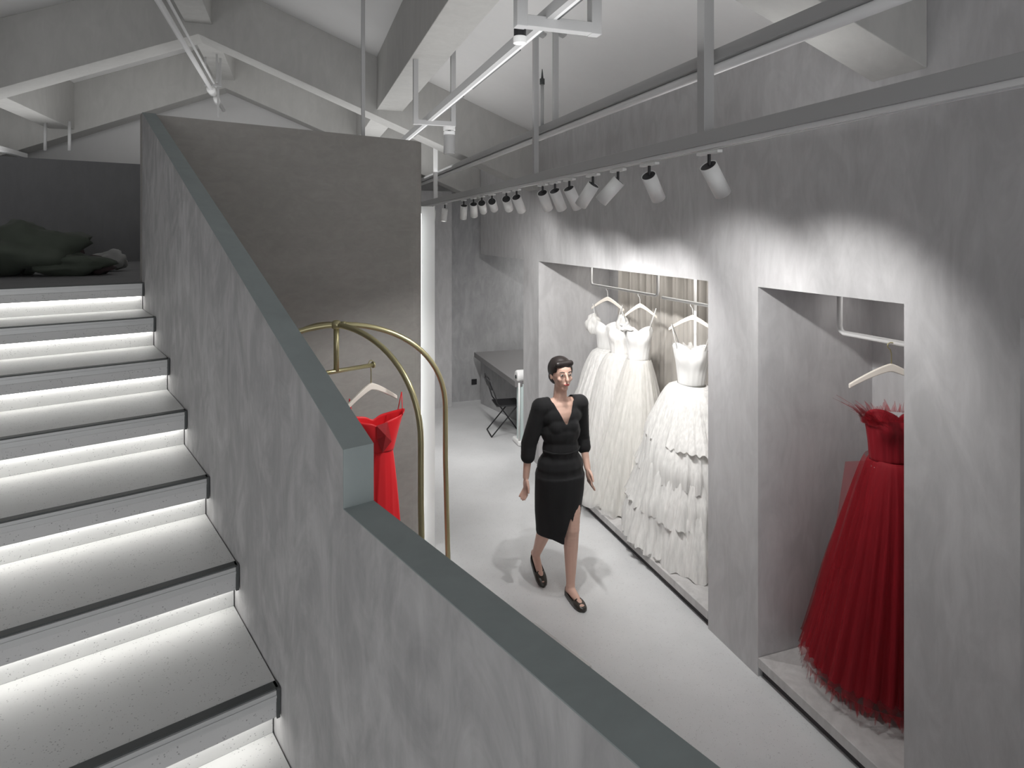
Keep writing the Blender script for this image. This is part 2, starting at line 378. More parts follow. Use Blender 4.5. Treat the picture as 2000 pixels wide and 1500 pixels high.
MB().tube([(0, 0, .34), (0, 0, .38)], .018).tube([(0, 0, .38), (0, 0, .45)], [.01, .002]).build('tip', 'strip_dark', o, smooth=True)
def ubracket(u, v, h, wd, label, t=.042, top=None):
    o = thing('hanger_bracket', label, 'bracket', 'B', (u, v, H(h)), 0, 'U-shaped steel hanger brackets')
    MB().box(-wd/2, wd/2, -t/2, t/2, -t, 0).build('crossbar', 'metal_grey', o, bevel=.002)
    for s in (-1, 1):
        x = s*(wd/2); zz = (top or ROOF(u+x))-H(h)
        MB().box(x-t/2, x+t/2, -t/2-.001, t/2+.001, -t-.002, zz).build('leg', 'metal_grey', o, bevel=.002)
    return o
ubracket(.93, 2.18, .80, .30, 'near grey U-shaped bracket gripping the aisle track at the top of view')
ubracket(.93, 4.42, .80, .27, 'far grey U-shaped bracket gripping the aisle track', .034)
o = post('suspension_post', .48, 4.9, H(.60), ROOF(.48), .028, 'dark slim post rising from behind the taupe wall')
ubracket(-.86, 7.55, 1.62, .15, 'slender bracket holding the pipe under the ridge', .02, H(1.91))
post('suspension_post', -.83, 7.75, H(1.3), H(1.9), .022, 'thin rod beside the ridge pipe coupling')
post('suspension_post', -.80, 7.35, H(1.6), H(1.9), .02, 'leaning thin rod under the ridge purlin')
for u, v, hb, l in ((-2.6, 8.17, .9, 'thin pale rod hanging from the left purlin, left of two'), (-2.35, 8.09, .9, 'darker rod hanging from the left purlin, right of two')):
    o = thing('suspension_rod', l, 'rod', 'B', (u, v, H(hb)))
    MB().tube([(0, 0, 0), (0, 0, H(1.22)-H(hb))], .016, 10).build('rod', 'metal_grey', o, smooth=True)
o = beamline('lighting_track', 'pipe_light', -2.9, .87, 5.5, 8.5, .06, .05, 'short pale track peeking over the dark landing wall at far left', 'lighting track')
# blocky speaker-like lamp under the aisle track
o = thing('pendant_spotlight', 'grey boxy spotlight hanging upright below the aisle track', 'spotlight', 'B', (1.08, 4.6, H(.83)))
MB().tube([(0, 0, -.04), (0, 0, -.065)], .045, 20).build('collar', 'white_paint', o, smooth=False)
MB().tube([(0, 0, -.075), (0, 0, -.24)], .042, 24).build('housing', 'track_white', o, smooth=False)
MB().tube([(0, 0, -.0), (0, 0, -.08)], .012, 10).build('stem', 'strip_dark', o)
o = thing('pendant_spotlight', 'small white round lamp under the near U bracket', 'spotlight', 'B', (.82, 2.3, H(.79)))
MB().tube([(0, 0, -.03), (0, 0, -.055)], .026, 20).build('housing', 'white_paint', o)
MB().tube([(0, 0, 0), (0, 0, -.03)], .024, 20).build('collar', 'black', o)

# ---------------------------------------------------------------- spotlights on the main track
def vtrack(px):
    k = (px-1000)/1230; z = 1.58/(math.cos(AB)*k+math.sin(AB)); return z*(math.cos(AB)-math.sin(AB)*k)
SP = [  # px, aim (u, v, z), power, cone
 (1385, (2.8, 2.50, 1.35), 46, 96), (1268, (2.8, 3.35, 1.35), 42, 96), (1207, (.42, 3.9, 1.2), 45, 62), (1158, (.5, 4.9, .2), 65, 70),
 (1112, (2.9, 4.15, .9), 70, 88), (1084, (2.9, 4.7, .8), 72, 80), (1060, (2.9, 5.3, .9), 68, 82), (1009, (2.9, 5.9, 1.0), 56, 82),
 (989, (2.6, 6.6, 1.6), 35, 70), (961, (2.6, 7.2, 1.8), 35, 75), (941, (2.6, 7.8, 1.4), 30, 60), (925, (2.3, 7.9, .2), 50, 60),
 (906, (1.8, 7.6, .0), 55, 65), (869, (1.2, 6.9, 0), 60, 65), (846, (1.0, 6.0, .0), 60, 60)]
ORD = ['nearest the camera', 'second from the near end', 'third from the near end, its lit face showing', 'fourth from the near end, leaning to the left', 'fifth from the near end', 'sixth from the near end',
 'seventh from the near end', 'eighth from the near end', 'ninth from the near end, close against its neighbour', 'tenth from the near end', 'eleventh from the near end', 'twelfth from the near end', 'third from the far end', 'second from the far end', 'at the far end beside the taupe wall']
for (px, aim, pw, ang), od in zip(SP, ORD):
    v = vtrack(px); base = Vector((1.58, v, H(.38)-.05))
    o = thing('track_spotlight', 'white cylinder spotlight on the long track, '+od, 'spotlight', 'B', base, 0, 'spotlights along the niche wall')
    MB().box(-.012, .012, -.07, .07, -.012, .0).build('adapter', 'white_paint', o, bevel=.002)
    d = (Vector(aim)-base); d.normalize()
    piv = Vector((0, 0, -.065)); Mr = d.to_track_quat('-Z', 'Y').to_matrix()
    MB().tube([(0, 0, -.012), (0, 0, -.05)], .007, 10).tube([(0, 0, -.045), tuple(piv+d*.02)], .009, 8).build('bracket', 'black', o)
    a0 = piv-d*.01; a1 = piv+d*.135
    MB().tube([tuple(a0), tuple(a1)], .034, 28, caps=False).tube([tuple(a1-d*.002), tuple(a1)], [.030, .034], 28, caps=False).build('housing', 'white_paint', o, smooth=True, solid=.003)
    MB().tube([tuple(a0+d*.002), tuple(a0+d*.008)], .032, 24).build('back_cap', 'black', o)
    MB().tube([tuple(a1-d*.012), tuple(a1-d*.006)], .030, 24).build('lens', 'lens', o)
    ld = bpy.data.lights.new('lamp_light', 'SPOT'); ld.energy = pw*.70; ld.spot_size = R(ang); ld.spot_blend = .75; ld.shadow_soft_size = .02; ld.color = (1, .985, .97)
    lo = bpy.data.objects.new('lamp_light', ld); C.objects.link(lo); lo.parent = o; lo.location = a1+d*.004
    lo.rotation_euler = d.to_track_quat('-Z', 'Y').to_euler()

# ---------------------------------------------------------------- hanging rails in the niches
def rail(v0, v1, u, hz, label, drops=(True, True), r=.013):
    o = thing('hanging_rail', label, 'rail', 'B', (u, v0, hz), 0)
    L = v1-v0; path = []
    if drops[0]: path += [(0, 0, 2.205-hz), (0, 0, .04), (0, .008, .012), (0, .03, 0)]
    else: path += [(0, 0, 0)]
    if drops[1]: path += [(0, L-.03, 0), (0, L-.008, .012), (0, L, .04), (0, L, 2.205-hz)]
    else: path += [(0, L, 0)]
    MB().tube(path, r, 12).build('rod', 'white_paint', o, smooth=True); return o
rail(2.03, vat(1640, 2.92), 2.92, 1.945, 'white bent hanging rail in the red gown niche', r=.015)
rail(vat(1285, 2.92), vat(1155, 2.92), 2.92, 1.972, 'far white hanging rail in the bridal gown niche')
rail(3.45, vat(1294, 2.92), 2.92, 1.965, 'near white hanging rail in the bridal gown niche', (True, False))
o = tag(MB().tube([(0, 0, .11), (0, 0, 2.205)], .012, 12).build('support_pole', 'white_paint', fr='B', loc=(3.05, vat(1358, 3.05), 0), smooth=True), 'slim white upright pole behind the nearest white gown hanger', 'pole')
# curtains
m = MB(); n = 420; vs_ = []; fs = []
for j, z in enumerate((.115, .8, 1.5, 2.2)):
    for i in range(n+1):
        v = 3.40+(6.06-3.40)*i/n
        u = 3.26+.028*math.sin(v*38+math.sin(v*7)*2)+.014*math.sin(v*91)+.006*j
        vs_.append((u, v, z))
for j in range(3):
    for i in range(n): fs.append((j*(n+1)+i, j*(n+1)+i+1, (j+1)*(n+1)+i+1, (j+1)*(n+1)+i))
tag(m.add(vs_, fs).build('curtain', 'curtain', fr='B', smooth=True, solid=.004), 'taupe pleated curtain hanging behind the white gowns', 'curtain')

# ---------------------------------------------------------------- hangers
def hanger(label, loc, rot, w=.40, tilt=0, fr='W', mat='cream', hook='gold', group=None, hookz=.09):
    # loc = top of hook (rail centre)
    o = thing('clothes_hanger', label, 'hanger', fr, loc, rot, group)
    m = MB(); pts = []
    n = 14; top = []; bot = []
    for i in range(-n, n+1):
        t = i/n; x = t*w/2; z = -hookz-.02-.115*abs(t)**1.25
        th = .040*(1-.42*abs(t)); top.append((x, z)); bot.append((x, z-th))
    q = top+bot[::-1]
    N = len(top)
    V = []
    for x, z in top: V += [(x, -.009, z), (x, .009, z)]
    for x, z in bot: V += [(x, -.009, z), (x, .009, z)]
    F = []
    for i in range(N-1):
        a = 2*i; b = 2*N+2*i
        F += [(a, a+2, a+3, a+1), (b, b+1, b+3, b+2), (a, b, b+2, a+2), (a+1, a+3, b+3, b+1)]
    F += [(0, 1, 2*N+1, 2*N), (2*N-2, 4*N-2, 4*N-1, 2*N-1)]
    m.add(V, F).build('arms', mat, o, bevel=.004)
    hp = [(0, 0, -hookz-.03), (0, 0, -.05)]+[(.016*math.sin(R(a))-.0, 0, -.018-.018*math.cos(R(a))+.018) for a in ()]
    hp = [(0, 0, -hookz-.03), (0, 0, -.045)]+[(.02-.02*math.cos(R(a)), 0, -.035+.0+.0) for a in ()]
    hp += [(.018*math.sin(R(a))*-1, 0, -.004-.018*math.cos(R(a))*1) for a in range(20, 261, 30)]
    MB().tube(hp, .003, 8).build('hook', hook, o, smooth=True)
    return o

# ---------------------------------------------------------------- gowns
XMAX = 9
def skirt_mesh(z0, z1, rf, folds=22, amp=.06, nt=220, nz=40, seed=0, cx=lambda t: 0, cy=lambda t: 0, sq=1, jag=.0, rag=0, tw=0):
    """open pleated skirt from waist z0 down to hem z1; rf(t)=radius at t 0..1"""
    V = []; F = []
    for j in range(nz+1):
        t = j/nz
        for i in range(nt):
            a = 2*math.pi*i/nt
            d = Vector((math.cos(a), math.sin(a), 0))
            f = math.sin(folds*a+seed+1.3*noise.noise(d*2+Vector((seed, 0, t*1.2))))
            f2 = math.sin(folds*2.7*a+seed*3+2*noise.noise(d*3+Vector((0, seed, t))))
            nn = noise.noise(d*1.2+Vector((seed*2, 5, t*1.6)))
            r = rf(t)*(1+amp*t**.6*(.7*f+.35*f2)+.16*t*nn)
            z = z0+(z1-z0)*t
            if jag and j == nz: z += jag*(noise.noise(d*9+Vector((seed, 1, 1)))+.5*math.sin(folds*a*1.7))
            x = r*math.cos(a+tw*t)+cx(t); y = sq*r*math.sin(a+tw*t)+cy(t)
            if x > XMAX: x = XMAX+(x-XMAX)*.06
            V.append((x, y, z))
    for j in range(nz):
        for i in range(nt):
            F.append((j*nt+i, j*nt+(i+1) % nt, (j+1)*nt+(i+1) % nt, (j+1)*nt+i))
    return MB().add(V, F)
def bodice_mesh(zt_, zw, wt, ww, dp=.62, sweet=.045, nt=96, nz=18, seed=0, fold=.012):
    V = []; F = []
    for j in range(nz+1):
        t = j/nz
        for i in range(nt):
            a = 2*math.pi*i/nt
            fr_ = math.sin(a) < 0
            top = zt_+(sweet*abs(math.sin(2*a))**.8 if fr_ else -.035*abs(math.sin(a)))
            z = top+(zw-top)*t
            bust = 0
            for a0 in (1.33*math.pi, 1.67*math.pi): bust += .036*math.exp(-((t-.34)/.22)**2)*math.exp(-((a-a0)/.42)**2)
            w_ = wt+(ww-wt)*t**.7
            r = w_*(1+fold*math.sin(18*a+seed+3*t)+fold*2.5*noise.noise(Vector((math.cos(a)*2, math.sin(a)*2, t*3+seed))))
            d_ = .34+.42*t
            V.append((r*math.cos(a)+bust*math.cos(a), d_*r*math.sin(a)+bust*math.sin(a), z))
    for j in range(nz):
        for i in range(nt): F.append((j*nt+i, j*nt+(i+1) % nt, (j+1)*nt+(i+1) % nt, (j+1)*nt+i))
    return MB().add(V, F)
def frill_mesh(z, r, dp, h, n=60, seed=0, w=.02, out=.3, a0=0, a1=2*math.pi):
    m = MB(); rnd = random.Random(seed)
    for i in range(n):
        a = a0+(a1-a0)*(i+rnd.random()*.7)/n; l = h*(.45+.75*rnd.random()); ww = w*(.5+rnd.random())
        b = Vector((r*math.cos(a), dp*r*math.sin(a), z-.01)); dirv = Vector((math.cos(a), math.sin(a)*dp, 0)); tg = Vector((-math.sin(a), math.cos(a), 0))
        o_ = out*(.5+rnd.random()); lean = tg*(rnd.random()-.5)*l*.6
        V = []
        for k in range(4):
            t = k/3; c = b+dirv*(o_*l*t*t)+Vector((0, 0, l*t))+lean*t; q = ww*(1-t*.85)*.5
            V += [c-tg*q, c+tg*q+dirv*.004]
        m.add(V, [(2*k, 2*k+1, 2*k+3, 2*k+2) for k in range(3)])
    return m
def straps(o, wt, zt_, zh, mat, dp=.6, hw=.17):
    for s in (-1, 1):
        MB().tube([(s*wt*.8, -dp*wt*.6, zt_), (s*hw*.9, -.01, zh), (s*hw*.9, .01, zh), (s*wt*.75, dp*wt*.6, zt_)], .003, 6).build('strap', mat, o, smooth=True)

FZ = .112
def gown(label, fr, loc, rot, sat, tul, zt_, zw, hem, R0, R1, folds=20, tiers=0, seed=0, pow_=.8, sq=1, train=(0, 0), group=None, name='wedding_gown', puff=0, sheer=None, tr=None, wt=.14, ww=.10, amp=.06, brot=0):
    o = thing(name, label, 'gown', fr, (loc[0], loc[1], loc[2]), rot, group)
    b = bodice_mesh(zt_, zw, wt, ww, seed=seed).build('bodice', sat, o, smooth=True, solid=.003); b.rotation_euler = (0, 0, brot)
    rf = lambda t: ww*.95+(R1-ww)*t**pow_
    cx = lambda t: train[0]*t**1.5; cy = lambda t: train[1]*t**1.5
    s = skirt_mesh(zw+.01, hem, rf, folds, amp, seed=seed, cx=cx, cy=cy, sq=sq, jag=.012).build('skirt', tul, o, smooth=True)
    if tiers:
        for k in range(tiers):
            t0 = k/tiers*.86+.02; t1 = min(1, t0+1.25/tiers)
            za = zw+(hem-zw)*t0; zb = zw+(hem-zw)*t1
            r0 = rf(t0)*1.01; r1 = rf(t1)*1.07
            rfk = lambda t, r0=r0, r1=r1: r0+(r1-r0)*t**.7
            ca, cb = (cx(t0), cy(t0)), (cx(t1), cy(t1))
            skirt_mesh(za, zb, rfk, 26+5*k, .05, 240, 12, seed+k*1.7, lambda t, a=ca, b=cb: a[0]+(b[0]-a[0])*t, lambda t, a=ca, b=cb: a[1]+(b[1]-a[1])*t, sq, .02).build('ruffle_tier', tul, o, smooth=True)
    if sheer:
        skirt_mesh(zw+.01, hem+.01, lambda t: rf(t)*1.10+.01, folds-5, .10, seed=seed+9, cx=cx, cy=cy, sq=sq, jag=.03).build('sheer_overlay', sheer, o, smooth=True)
    return o
# white gowns in the long niche (local z measured from the niche base)
G = 'white gowns in the long niche'
def niche_gown(px, u, **kw):
    v = vat(px, u); return (u, v, FZ)
RZ = 1.972-.012
def nhang(px, label, rot, u=2.92, hz=1.959, w=.36):
    return hanger(label, (u, vat(px, u), hz), rot, w, fr='B', mat='cream', hook='white_paint', group='hangers in the long niche', hookz=.06)
nhang(1187, 'pale hanger over the farthest white gown', R(-55)); nhang(1250, 'pale hanger over the middle white gown', R(-25), w=.30); nhang(1353, 'pale hanger over the nearest white gown', R(-50), w=.38, hz=1.952)
def spin(o, a, names=('strap', 'puff_sleeve', 'shoulder_bow', 'neckline_frill')):
    for c in o.children:
        if c.name.split('.')[0] in names:
            l = c.location; c.location = (l.x*math.cos(a)-l.y*math.sin(a), l.x*math.sin(a)+l.y*math.cos(a), l.z); c.rotation_euler = (0, 0, a)
XMAX = .24
g = gown('white tulle gown with lace puff sleeves at the far end of the niche', 'B', niche_gown(1187, 2.87), 0, 'white_satin', 'white_tulle', 1.50, 1.27, .01, .1, .42, 20, 3, 2, .48, 1.05, (-.05, .03), G, brot=R(-50))
straps(g, .12, 1.5, 1.70, 'white_satin')
for s_ in (-1, 1):
    lump(5+s_, .07, .07, .10, .5).build('puff_sleeve', 'white_tulle', g, loc=(s_*.16, 0, 1.40), smooth=True)
spin(g, R(-50))
g = gown('plain white tulle gown second from the far end of the niche', 'B', niche_gown(1214, 2.86), 0, 'white_tulle', 'white_tulle', 1.49, 1.28, .01, .1, .40, 24, 0, 5, .55, .8, (.0, -.03), G, wt=.145, brot=R(-40), sheer='white_sheer')
g = gown('slim ivory gown with a long train in the middle of the niche', 'B', niche_gown(1247, 2.88), 0, 'white_satin', 'ivory_tulle', 1.53, 1.27, .01, .1, .37, 16, 0, 8, .9, 1.15, (-.06, .10), G, sheer='white_sheer', wt=.125, ww=.09, brot=R(-30))
straps(g, .11, 1.53, 1.73, 'white_satin')
lump(3, .05, .05, .04, .9).build('shoulder_bow', 'white_satin', g, loc=(-.11, -.03, 1.52), smooth=True)
spin(g, R(-30))
g = gown('full white ball gown with ruffled tiers nearest the niche opening edge', 'B', niche_gown(1351, 2.90), 0, 'white_satin', 'white_tulle', 1.50, 1.22, .0, .1, .42, 16, 4, 12, .45, 1.42, (-.02, .02), G, wt=.145, ww=.10, brot=R(-45))
straps(g, .13, 1.5, 1.68, 'white_satin'); frill_mesh(1.50, .13, .4, .045, 40, 3, .03).build('neckline_frill', 'white_sheer', g)
spin(g, R(-45))

XMAX = 9
# red gown in its own niche
hx = vat(1741, 2.90)
hanger('cream wooden hanger with gold hook holding the tulle gown', (2.90, hx, 1.932), R(-32), .40, fr='B', hookz=.075)
g = gown('deep red strapless tulle ball gown with feathered neckline in the right niche', 'B', (2.90, hx, FZ), R(-12), 'red_tulle', 'red_tulle', 1.46, 1.23, .11, .1, .315, 30, 0, 31, .8, 1.05, (-.02, .09), None, 'evening_gown', sheer='red_sheer', wt=.15, ww=.105, amp=.05)
frill_mesh(1.46, .155, .62, .05, 80, 4, .022, .8).build('feather_trim', 'red_sheer', g)
frill_mesh(1.43, .14, .6, .12, 14, 9, .075, 1.0, math.pi-.6, math.pi+.9).build('shoulder_frill', 'red_sheer', g)
m = MB(); rnd = random.Random(3)
for i in range(46):
    a = -math.pi+math.pi*rnd.random(); m.ball((.113*math.cos(a), .113*.66*math.sin(a), 1.17+.04*rnd.random()), .004, 6, 4)
m.build('waist_beads', 'white_paint', g)
m = MB().add([(-.235, .03, 1.22), (-.06, -.02, 1.24), (-.10, -.05, .70), (-.31, .05, .66)], [(0, 1, 2, 3)]); m.build('hanging_sleeve', 'red_sheer', g)
m = frill_mesh(.0, .35, 1.05, .06, 120, 8, .03, .2); m.v = [(x-.02, y+.09, .10-z) for x, y, z in m.v]; m.build('hem_fringe', 'red_sheer', g)

# ---------------------------------------------------------------- gold rack with red dress
rack = thing('clothes_rack', 'brushed gold clothes rack of two crossed arches behind the parapet', 'clothes rack', 'W', (-1.004, 3.6, 0))
ZK = EYE-.525; RR = .65
for ang in (R(-34.4), R(23.5)):
    dx, dy = math.cos(ang), math.sin(ang); path = []; drop = .56
    path.append((-dx*(RR+.03), -dy*(RR+.03), .0)); path.append((-dx*RR, -dy*RR, ZK-drop-.3))
    for k in range(0, 37):
        a = math.pi*k/36; x = -math.cos(a)*RR; z = ZK-drop+drop*math.sin(a)**.9
        path.append((dx*x, dy*x, z))
    path.append((dx*RR, dy*RR, ZK-drop-.3)); path.append((dx*(RR+.03), dy*(RR+.03), .0))
    MB().tube(path, .0155, 14).build('arch', 'gold', rack, smooth=True)
MB().ball((0, 0, ZK), (.032, .032, .028), 20, 12).tube([(.03, .0, ZK), (.055, .0, ZK)], .02).build('top_knob', 'gold', rack, smooth=True)
MB().tube([(0, 0, ZK), (0, 0, H(-.79))], .0155, 14).build('stem', 'gold', rack, smooth=True)
b45 = (.705, .705)
MB().tube([(-.30*b45[0], -.30*b45[1], H(-.79)), (.245*b45[0], .245*b45[1], H(-.79))], .0125, 14).tube([(.24*b45[0], .24*b45[1], H(-.79)), (.25*b45[0], .25*b45[1], H(-.79))], .019, 14).build('crossbar', 'gold', rack, smooth=True)
hc = (-.842, 3.762)
hh = hanger('cream wooden hanger on the gold rack carrying the red dress', (hc[0], hc[1], H(-.775)), R(52), .40, hookz=.10)
dress = thing('evening_dress', 'bright red satin dress with thin straps hanging on the gold rack', 'dress', 'W', (hc[0]+.03, hc[1], 0), R(30))
V = []
def tri(m, pts, th=.012):
    a = [(x, -th/2, z) for x, z in pts]; b = [(x, th/2, z) for x, z in pts]; n = len(pts)
    m.add(a+b, [tuple(range(n))[::-1], tuple(range(n, 2*n))]+[(i, (i+1) % n, n+(i+1) % n, n+i) for i in range(n)])
ZB = H(-1.12)
def bod(a):   # top edge height, sweetheart and raised corners
    return .035*abs(math.cos(a))**1.5+(.0 if math.sin(a) < 0 else .01)-.02*math.exp(-((math.cos(a))/.18)**2)
nt, nz = 72, 14; V = []; F = []
for j in range(nz+1):
    t = j/nz
    for i in range(nt):
        a = 2*math.pi*i/nt; z = ZB+bod(a)*(1-t)+(-.185)*t
        w_ = .178-.108*t**.85; dpt = .36+.3*t
        rr_ = w_*(1+.02*math.sin(6*a+2*t))
        V.append((rr_*math.cos(a)+.035*t, dpt*rr_*math.sin(a), z))
for j in range(nz):
    for i in range(nt): F.append((j*nt+i, j*nt+(i+1) % nt, (j+1)*nt+(i+1) % nt, (j+1)*nt+i))
MB().add(V, F).build('bodice', 'red_satin', dress, smooth=True, solid=.004)
MB().add([(-.02, -.071, ZB-.01), (.05, -.062, ZB+.0), (.075, -.062, ZB-.12), (.02, -.060, ZB-.18), (-.015, -.070, ZB-.09), (.03, -.088, ZB-.07)], [(0, 1, 5), (1, 2, 5), (2, 3, 5), (3, 4, 5), (4, 0, 5)]).build('draped_fold', 'red_satin_shade', dress, smooth=False)  # fold shade painted in as a darker copy of the satin
s = skirt_mesh(ZB-.175, .12, lambda t: .066+.13*t**.9, 5, .13, 160, 50, 4, cx=lambda t: .035-.03*t, sq=.7).build('skirt', 'red_satin', dress, smooth=True)
for sx in (-1, 1):
    for yy in (-.05, .05):
        MB().tube([(sx*.15, yy*.9, ZB+.02), (sx*.16, 0, H(-.925)-.045)], .0028, 6).build('strap', 'red_satin', dress, smooth=True)

# ---------------------------------------------------------------- desk, chair, stand, outlet in the far recess
def pw(px, py, Z):
    z = (EYE-Z)*1230/(py-455); return Vector(((px-1000)/1230*z, z, Z))
def toB(p):
    c, s = math.cos(AB), math.sin(AB); return (p.x*c+p.y*s, -p.x*s+p.y*c, p.z)
a_ = toB(pw(926, 688, .76)); b_ = toB(pw(1006, 745, .76))
desk = thing('desk', 'dark grey slab desk angled out from the far recess wall', 'desk', 'B', (a_[0], a_[1], 0))
du, dv = b_[0]-a_[0], b_[1]-a_[1]
MB().prism([(0, 0), (du, dv), (du+1.6, dv), (1.9, 0)], 'z', .69, .76).build('desktop', 'desk', desk, bevel=.004)
MB().prism([(.10, .0), (1.8, .0), (du+1.5, dv+.05), (du+.55, dv+.05)], 'z', 0, .69).build('pedestal', 'dark_wall', desk)
desk.location.y -= .0
o = MB().box(-.04, .04, -.012, 0, -.04, .04).build('wall_socket', 'black', fr='B', loc=(2.52, 9.118, .28)); tag(o, 'small black wall socket low on the far grey wall', 'socket')
ch = thing('folding_chair', 'black wire-framed folding chair in front of the grey desk', 'chair', 'W', (-.085, 7.92, 0), R(193)); ch.scale = (.85,)*3
# local: seat width along y, faces -x
r = .0095
for k, s in enumerate((-1, 1)):
    y = s*.20
    MB().tube([(-.20, y, .01), (.16, y, .50), (.27, y, .84)], r, 8).build('leg', 'black', ch, smooth=True)
    MB().tube([(.24, y*.92, .01), (-.14, y*.92, .44)], r, 8).build('leg', 'black', ch, smooth=True)
MB().tube([(-.20, -.20, .01), (-.20, .20, .01)], r, 8).tube([(.24, -.184, .01), (.24, .184, .01)], r, 8).tube([(.27, -.2, .84), (.27, .2, .84)], r, 8).build('stretcher', 'black', ch, smooth=True)
MB().box(-.20, .17, -.19, .19, .435, .455).build('seat', 'black', ch, bevel=.008)
m = MB(); m.prism([(.225, .68), (.262, .80), (.282, .80), (.245, .68)], 'y', -.19, .19); m.build('backrest', 'black', ch, bevel=.004)
sp = pw(1020, 868, 0); st = thing('garment_steamer', 'tall pale stand with rounded white top half hidden by the pillar', 'stand', 'W', (sp.x+.02, sp.y+.06, 0), R(18))
MB().box(-.11, .11, -.12, .12, 0, .06).build('base', 'white_paint', st, bevel=.02)
MB().tube([(0, 0, .05), (0, 0, .72)], .085, 20).build('body', 'pale_stand', st, smooth=False)
MB().tube([(-.085, -.08, .05), (-.085, -.08, .74)], .012, 10).tube([(.085, -.08, .05), (.085, -.08, .74)], .012, 10).build('upright', 'white_paint', st, smooth=True)
m = MB(); m.tube([(-.10, 0, .80), (.12, 0, .80)], .075, 20).build('head', 'white_paint', st, smooth=False, bevel=.02)
MB().tube([(-.101, -.01, .80), (-.109, -.01, .80)], .022, 14).build('knob', 'strip_dark', st)

# ---------------------------------------------------------------- person
def bake(mb, voxel, smooth_it=6, cut=None):
    me = mb.mesh('tmp'); o = bpy.data.objects.new('tmp', me); C.objects.link(o)
    r = o.modifiers.new('r', 'REMESH'); r.mode = 'VOXEL'; r.voxel_size = voxel; r.use_smooth_shade = True
    s = o.modifiers.new('s', 'SMOOTH'); s.factor = .5; s.iterations = smooth_it
    dg = bpy.context.evaluated_depsgraph_get(); dg.update()
    me2 = bpy.data.meshes.new_from_object(o.evaluated_get(dg)); bpy.data.objects.remove(o)
    if cut:
        bm = bmesh.new(); bm.from_mesh(me2)
        kill = [v for v in bm.verts if cut(v.co)]; bmesh.ops.delete(bm, geom=kill, context='VERTS'); 
        for _ in range(10):
            new = {}
            for v in bm.verts:
                if v.is_boundary:
                    nb = [e.other_vert(v).co for e in v.link_edges if e.is_boundary]
                    if len(nb) == 2: new[v] = v.co*.4+(nb[0]+nb[1])*.3
            for v, c in new.items(): v.co = c
        bm.to_mesh(me2); bm.free()
    me2.materials.clear(); return me2
J = dict(pel=(0, 0, .90), ch=(-.0, -.01, 1.17), nk=(0, 0, 1.375), sR=(-.15, .0, 1.315), eR=(-.215, .045, 1.06), wR=(-.24, .04, .835),
         sL=(.15, .0, 1.315), eL=(.205, .085, 1.07), wL=(.20, -.02, .86),
         hL=(.08, 0, .87), kL=(.065, -.055, .47), aL=(.055, -.05, .085), hR=(-.08, 0, .87), kR=(-.075, .04, .48), aR=(-.075, .26, .17))
per = thing('person', 'person in a black wrap dress and flat black shoes walking up the aisle', 'person', 'W', (.335, 4.37, 0), R(20))
b = MB()
b.ball((0, 0, .90), (.155, .105, .12)).ball((0, .01, .84), (.16, .11, .10)).ball((0, -.005, 1.02), (.118, .085, .12)).ball((0, -.005, 1.14), (.125, .09, .12)).ball((0, -.0, 1.25), (.14, .088, .10))
b.ball((0, 0, 1.31), (.13, .065, .05)).ball((-.058, -.05, 1.19), (.055, .045, .06)).ball((.058, -.05, 1.19), (.055, .045, .06))
b.capsule((0, .01, 1.32), (0, -.005, 1.45), .052, .045)
for s in 'RL':
    b.capsule((0, 0, 1.325), J['s'+s], .05, .048); b.capsule(J['s'+s], J['e'+s], .045, .036); b.capsule(J['e'+s], J['w'+s], .035, .023)
    b.capsule(J['h'+s], J['k'+s], .085, .052); 
    k = Vector(J['k'+s]); a = Vector(J['a'+s]); mid = k.lerp(a, .3)+Vector((0, .012, 0))
    b.capsule(k, mid, .05, .052); b.capsule(mid, a, .052, .030)
    if s == 'L':
        b.capsule(a, (a.x, a.y+.02, .04), .032, .03); b.capsule((a.x, a.y, .055), (a.x+.005, a.y-.13, .028), .032, .022); b.ball((a.x+.005, a.y-.14, .022), (.038, .045, .018))
    else:
        b.capsule(a, a+Vector((0, .03, -.005)), .032, .028); b.capsule(a+Vector((0, .0, -.02)), (a.x, a.y-.085, .06), .03, .024); b.ball((a.x, a.y-.10, .03), (.037, .04, .02))
def hand(b, w, elbow, side):
    w = Vector(w); d = (w-Vector(elbow)).normalized(); d = (d+Vector((0, -.15, -.4))).normalized()
    fwd = Vector((0, -1, 0)); fwd = (fwd-d*fwd.dot(d)).normalized(); nrm = d.cross(fwd)*side
    M = Matrix((fwd, d, nrm)).transposed()
    b.ball(w+d*.045, (.036, .048, .015), 14, 10, M)
    for k, (off, L) in enumerate(((.027, .068), (.009, .076), (-.009, .070), (-.026, .056))):
        p0 = w+d*.080+fwd*off; p1 = p0+d*L*.5+nrm*-.006*k; p2 = p1+d*L*.42-nrm*.016
        b.capsule(p0, p1, .0092, .0085); b.capsule(p1, p2, .0085, .0072)
    t0 = w+d*.025+fwd*.03; t1 = t0+d*.035+fwd*.022; t2 = t1+d*.032+fwd*.004
    b.capsule(t0, t1, .012, .010); b.capsule(t1, t2, .010, .008)
hand(b, J['wR'], J['eR'], -1); hand(b, J['wL'], J['eL'], 1)
HC = Vector((0, -.02, 1.535))
b.ball(HC+Vector((0, .012, .018)), (.073, .092, .088)).ball(HC+Vector((0, -.012, -.03)), (.056, .068, .072)).ball(HC+Vector((0, -.05, -.088)), (.024, .022, .018))
b.capsule(HC+Vector((0, -.083, .012)), HC+Vector((0, -.100, -.024)), .008, .012); b.ball(HC+Vector((0, -.078, -.055)), (.020, .012, .010))
for s in (-1, 1):
    b.ball(HC+Vector((s*.073, .012, -.008)), (.008, .018, .028)); b.ball(HC+Vector((s*.036, -.056, -.022)), (.02, .018, .018))
me = bake(b, .0055, 4)
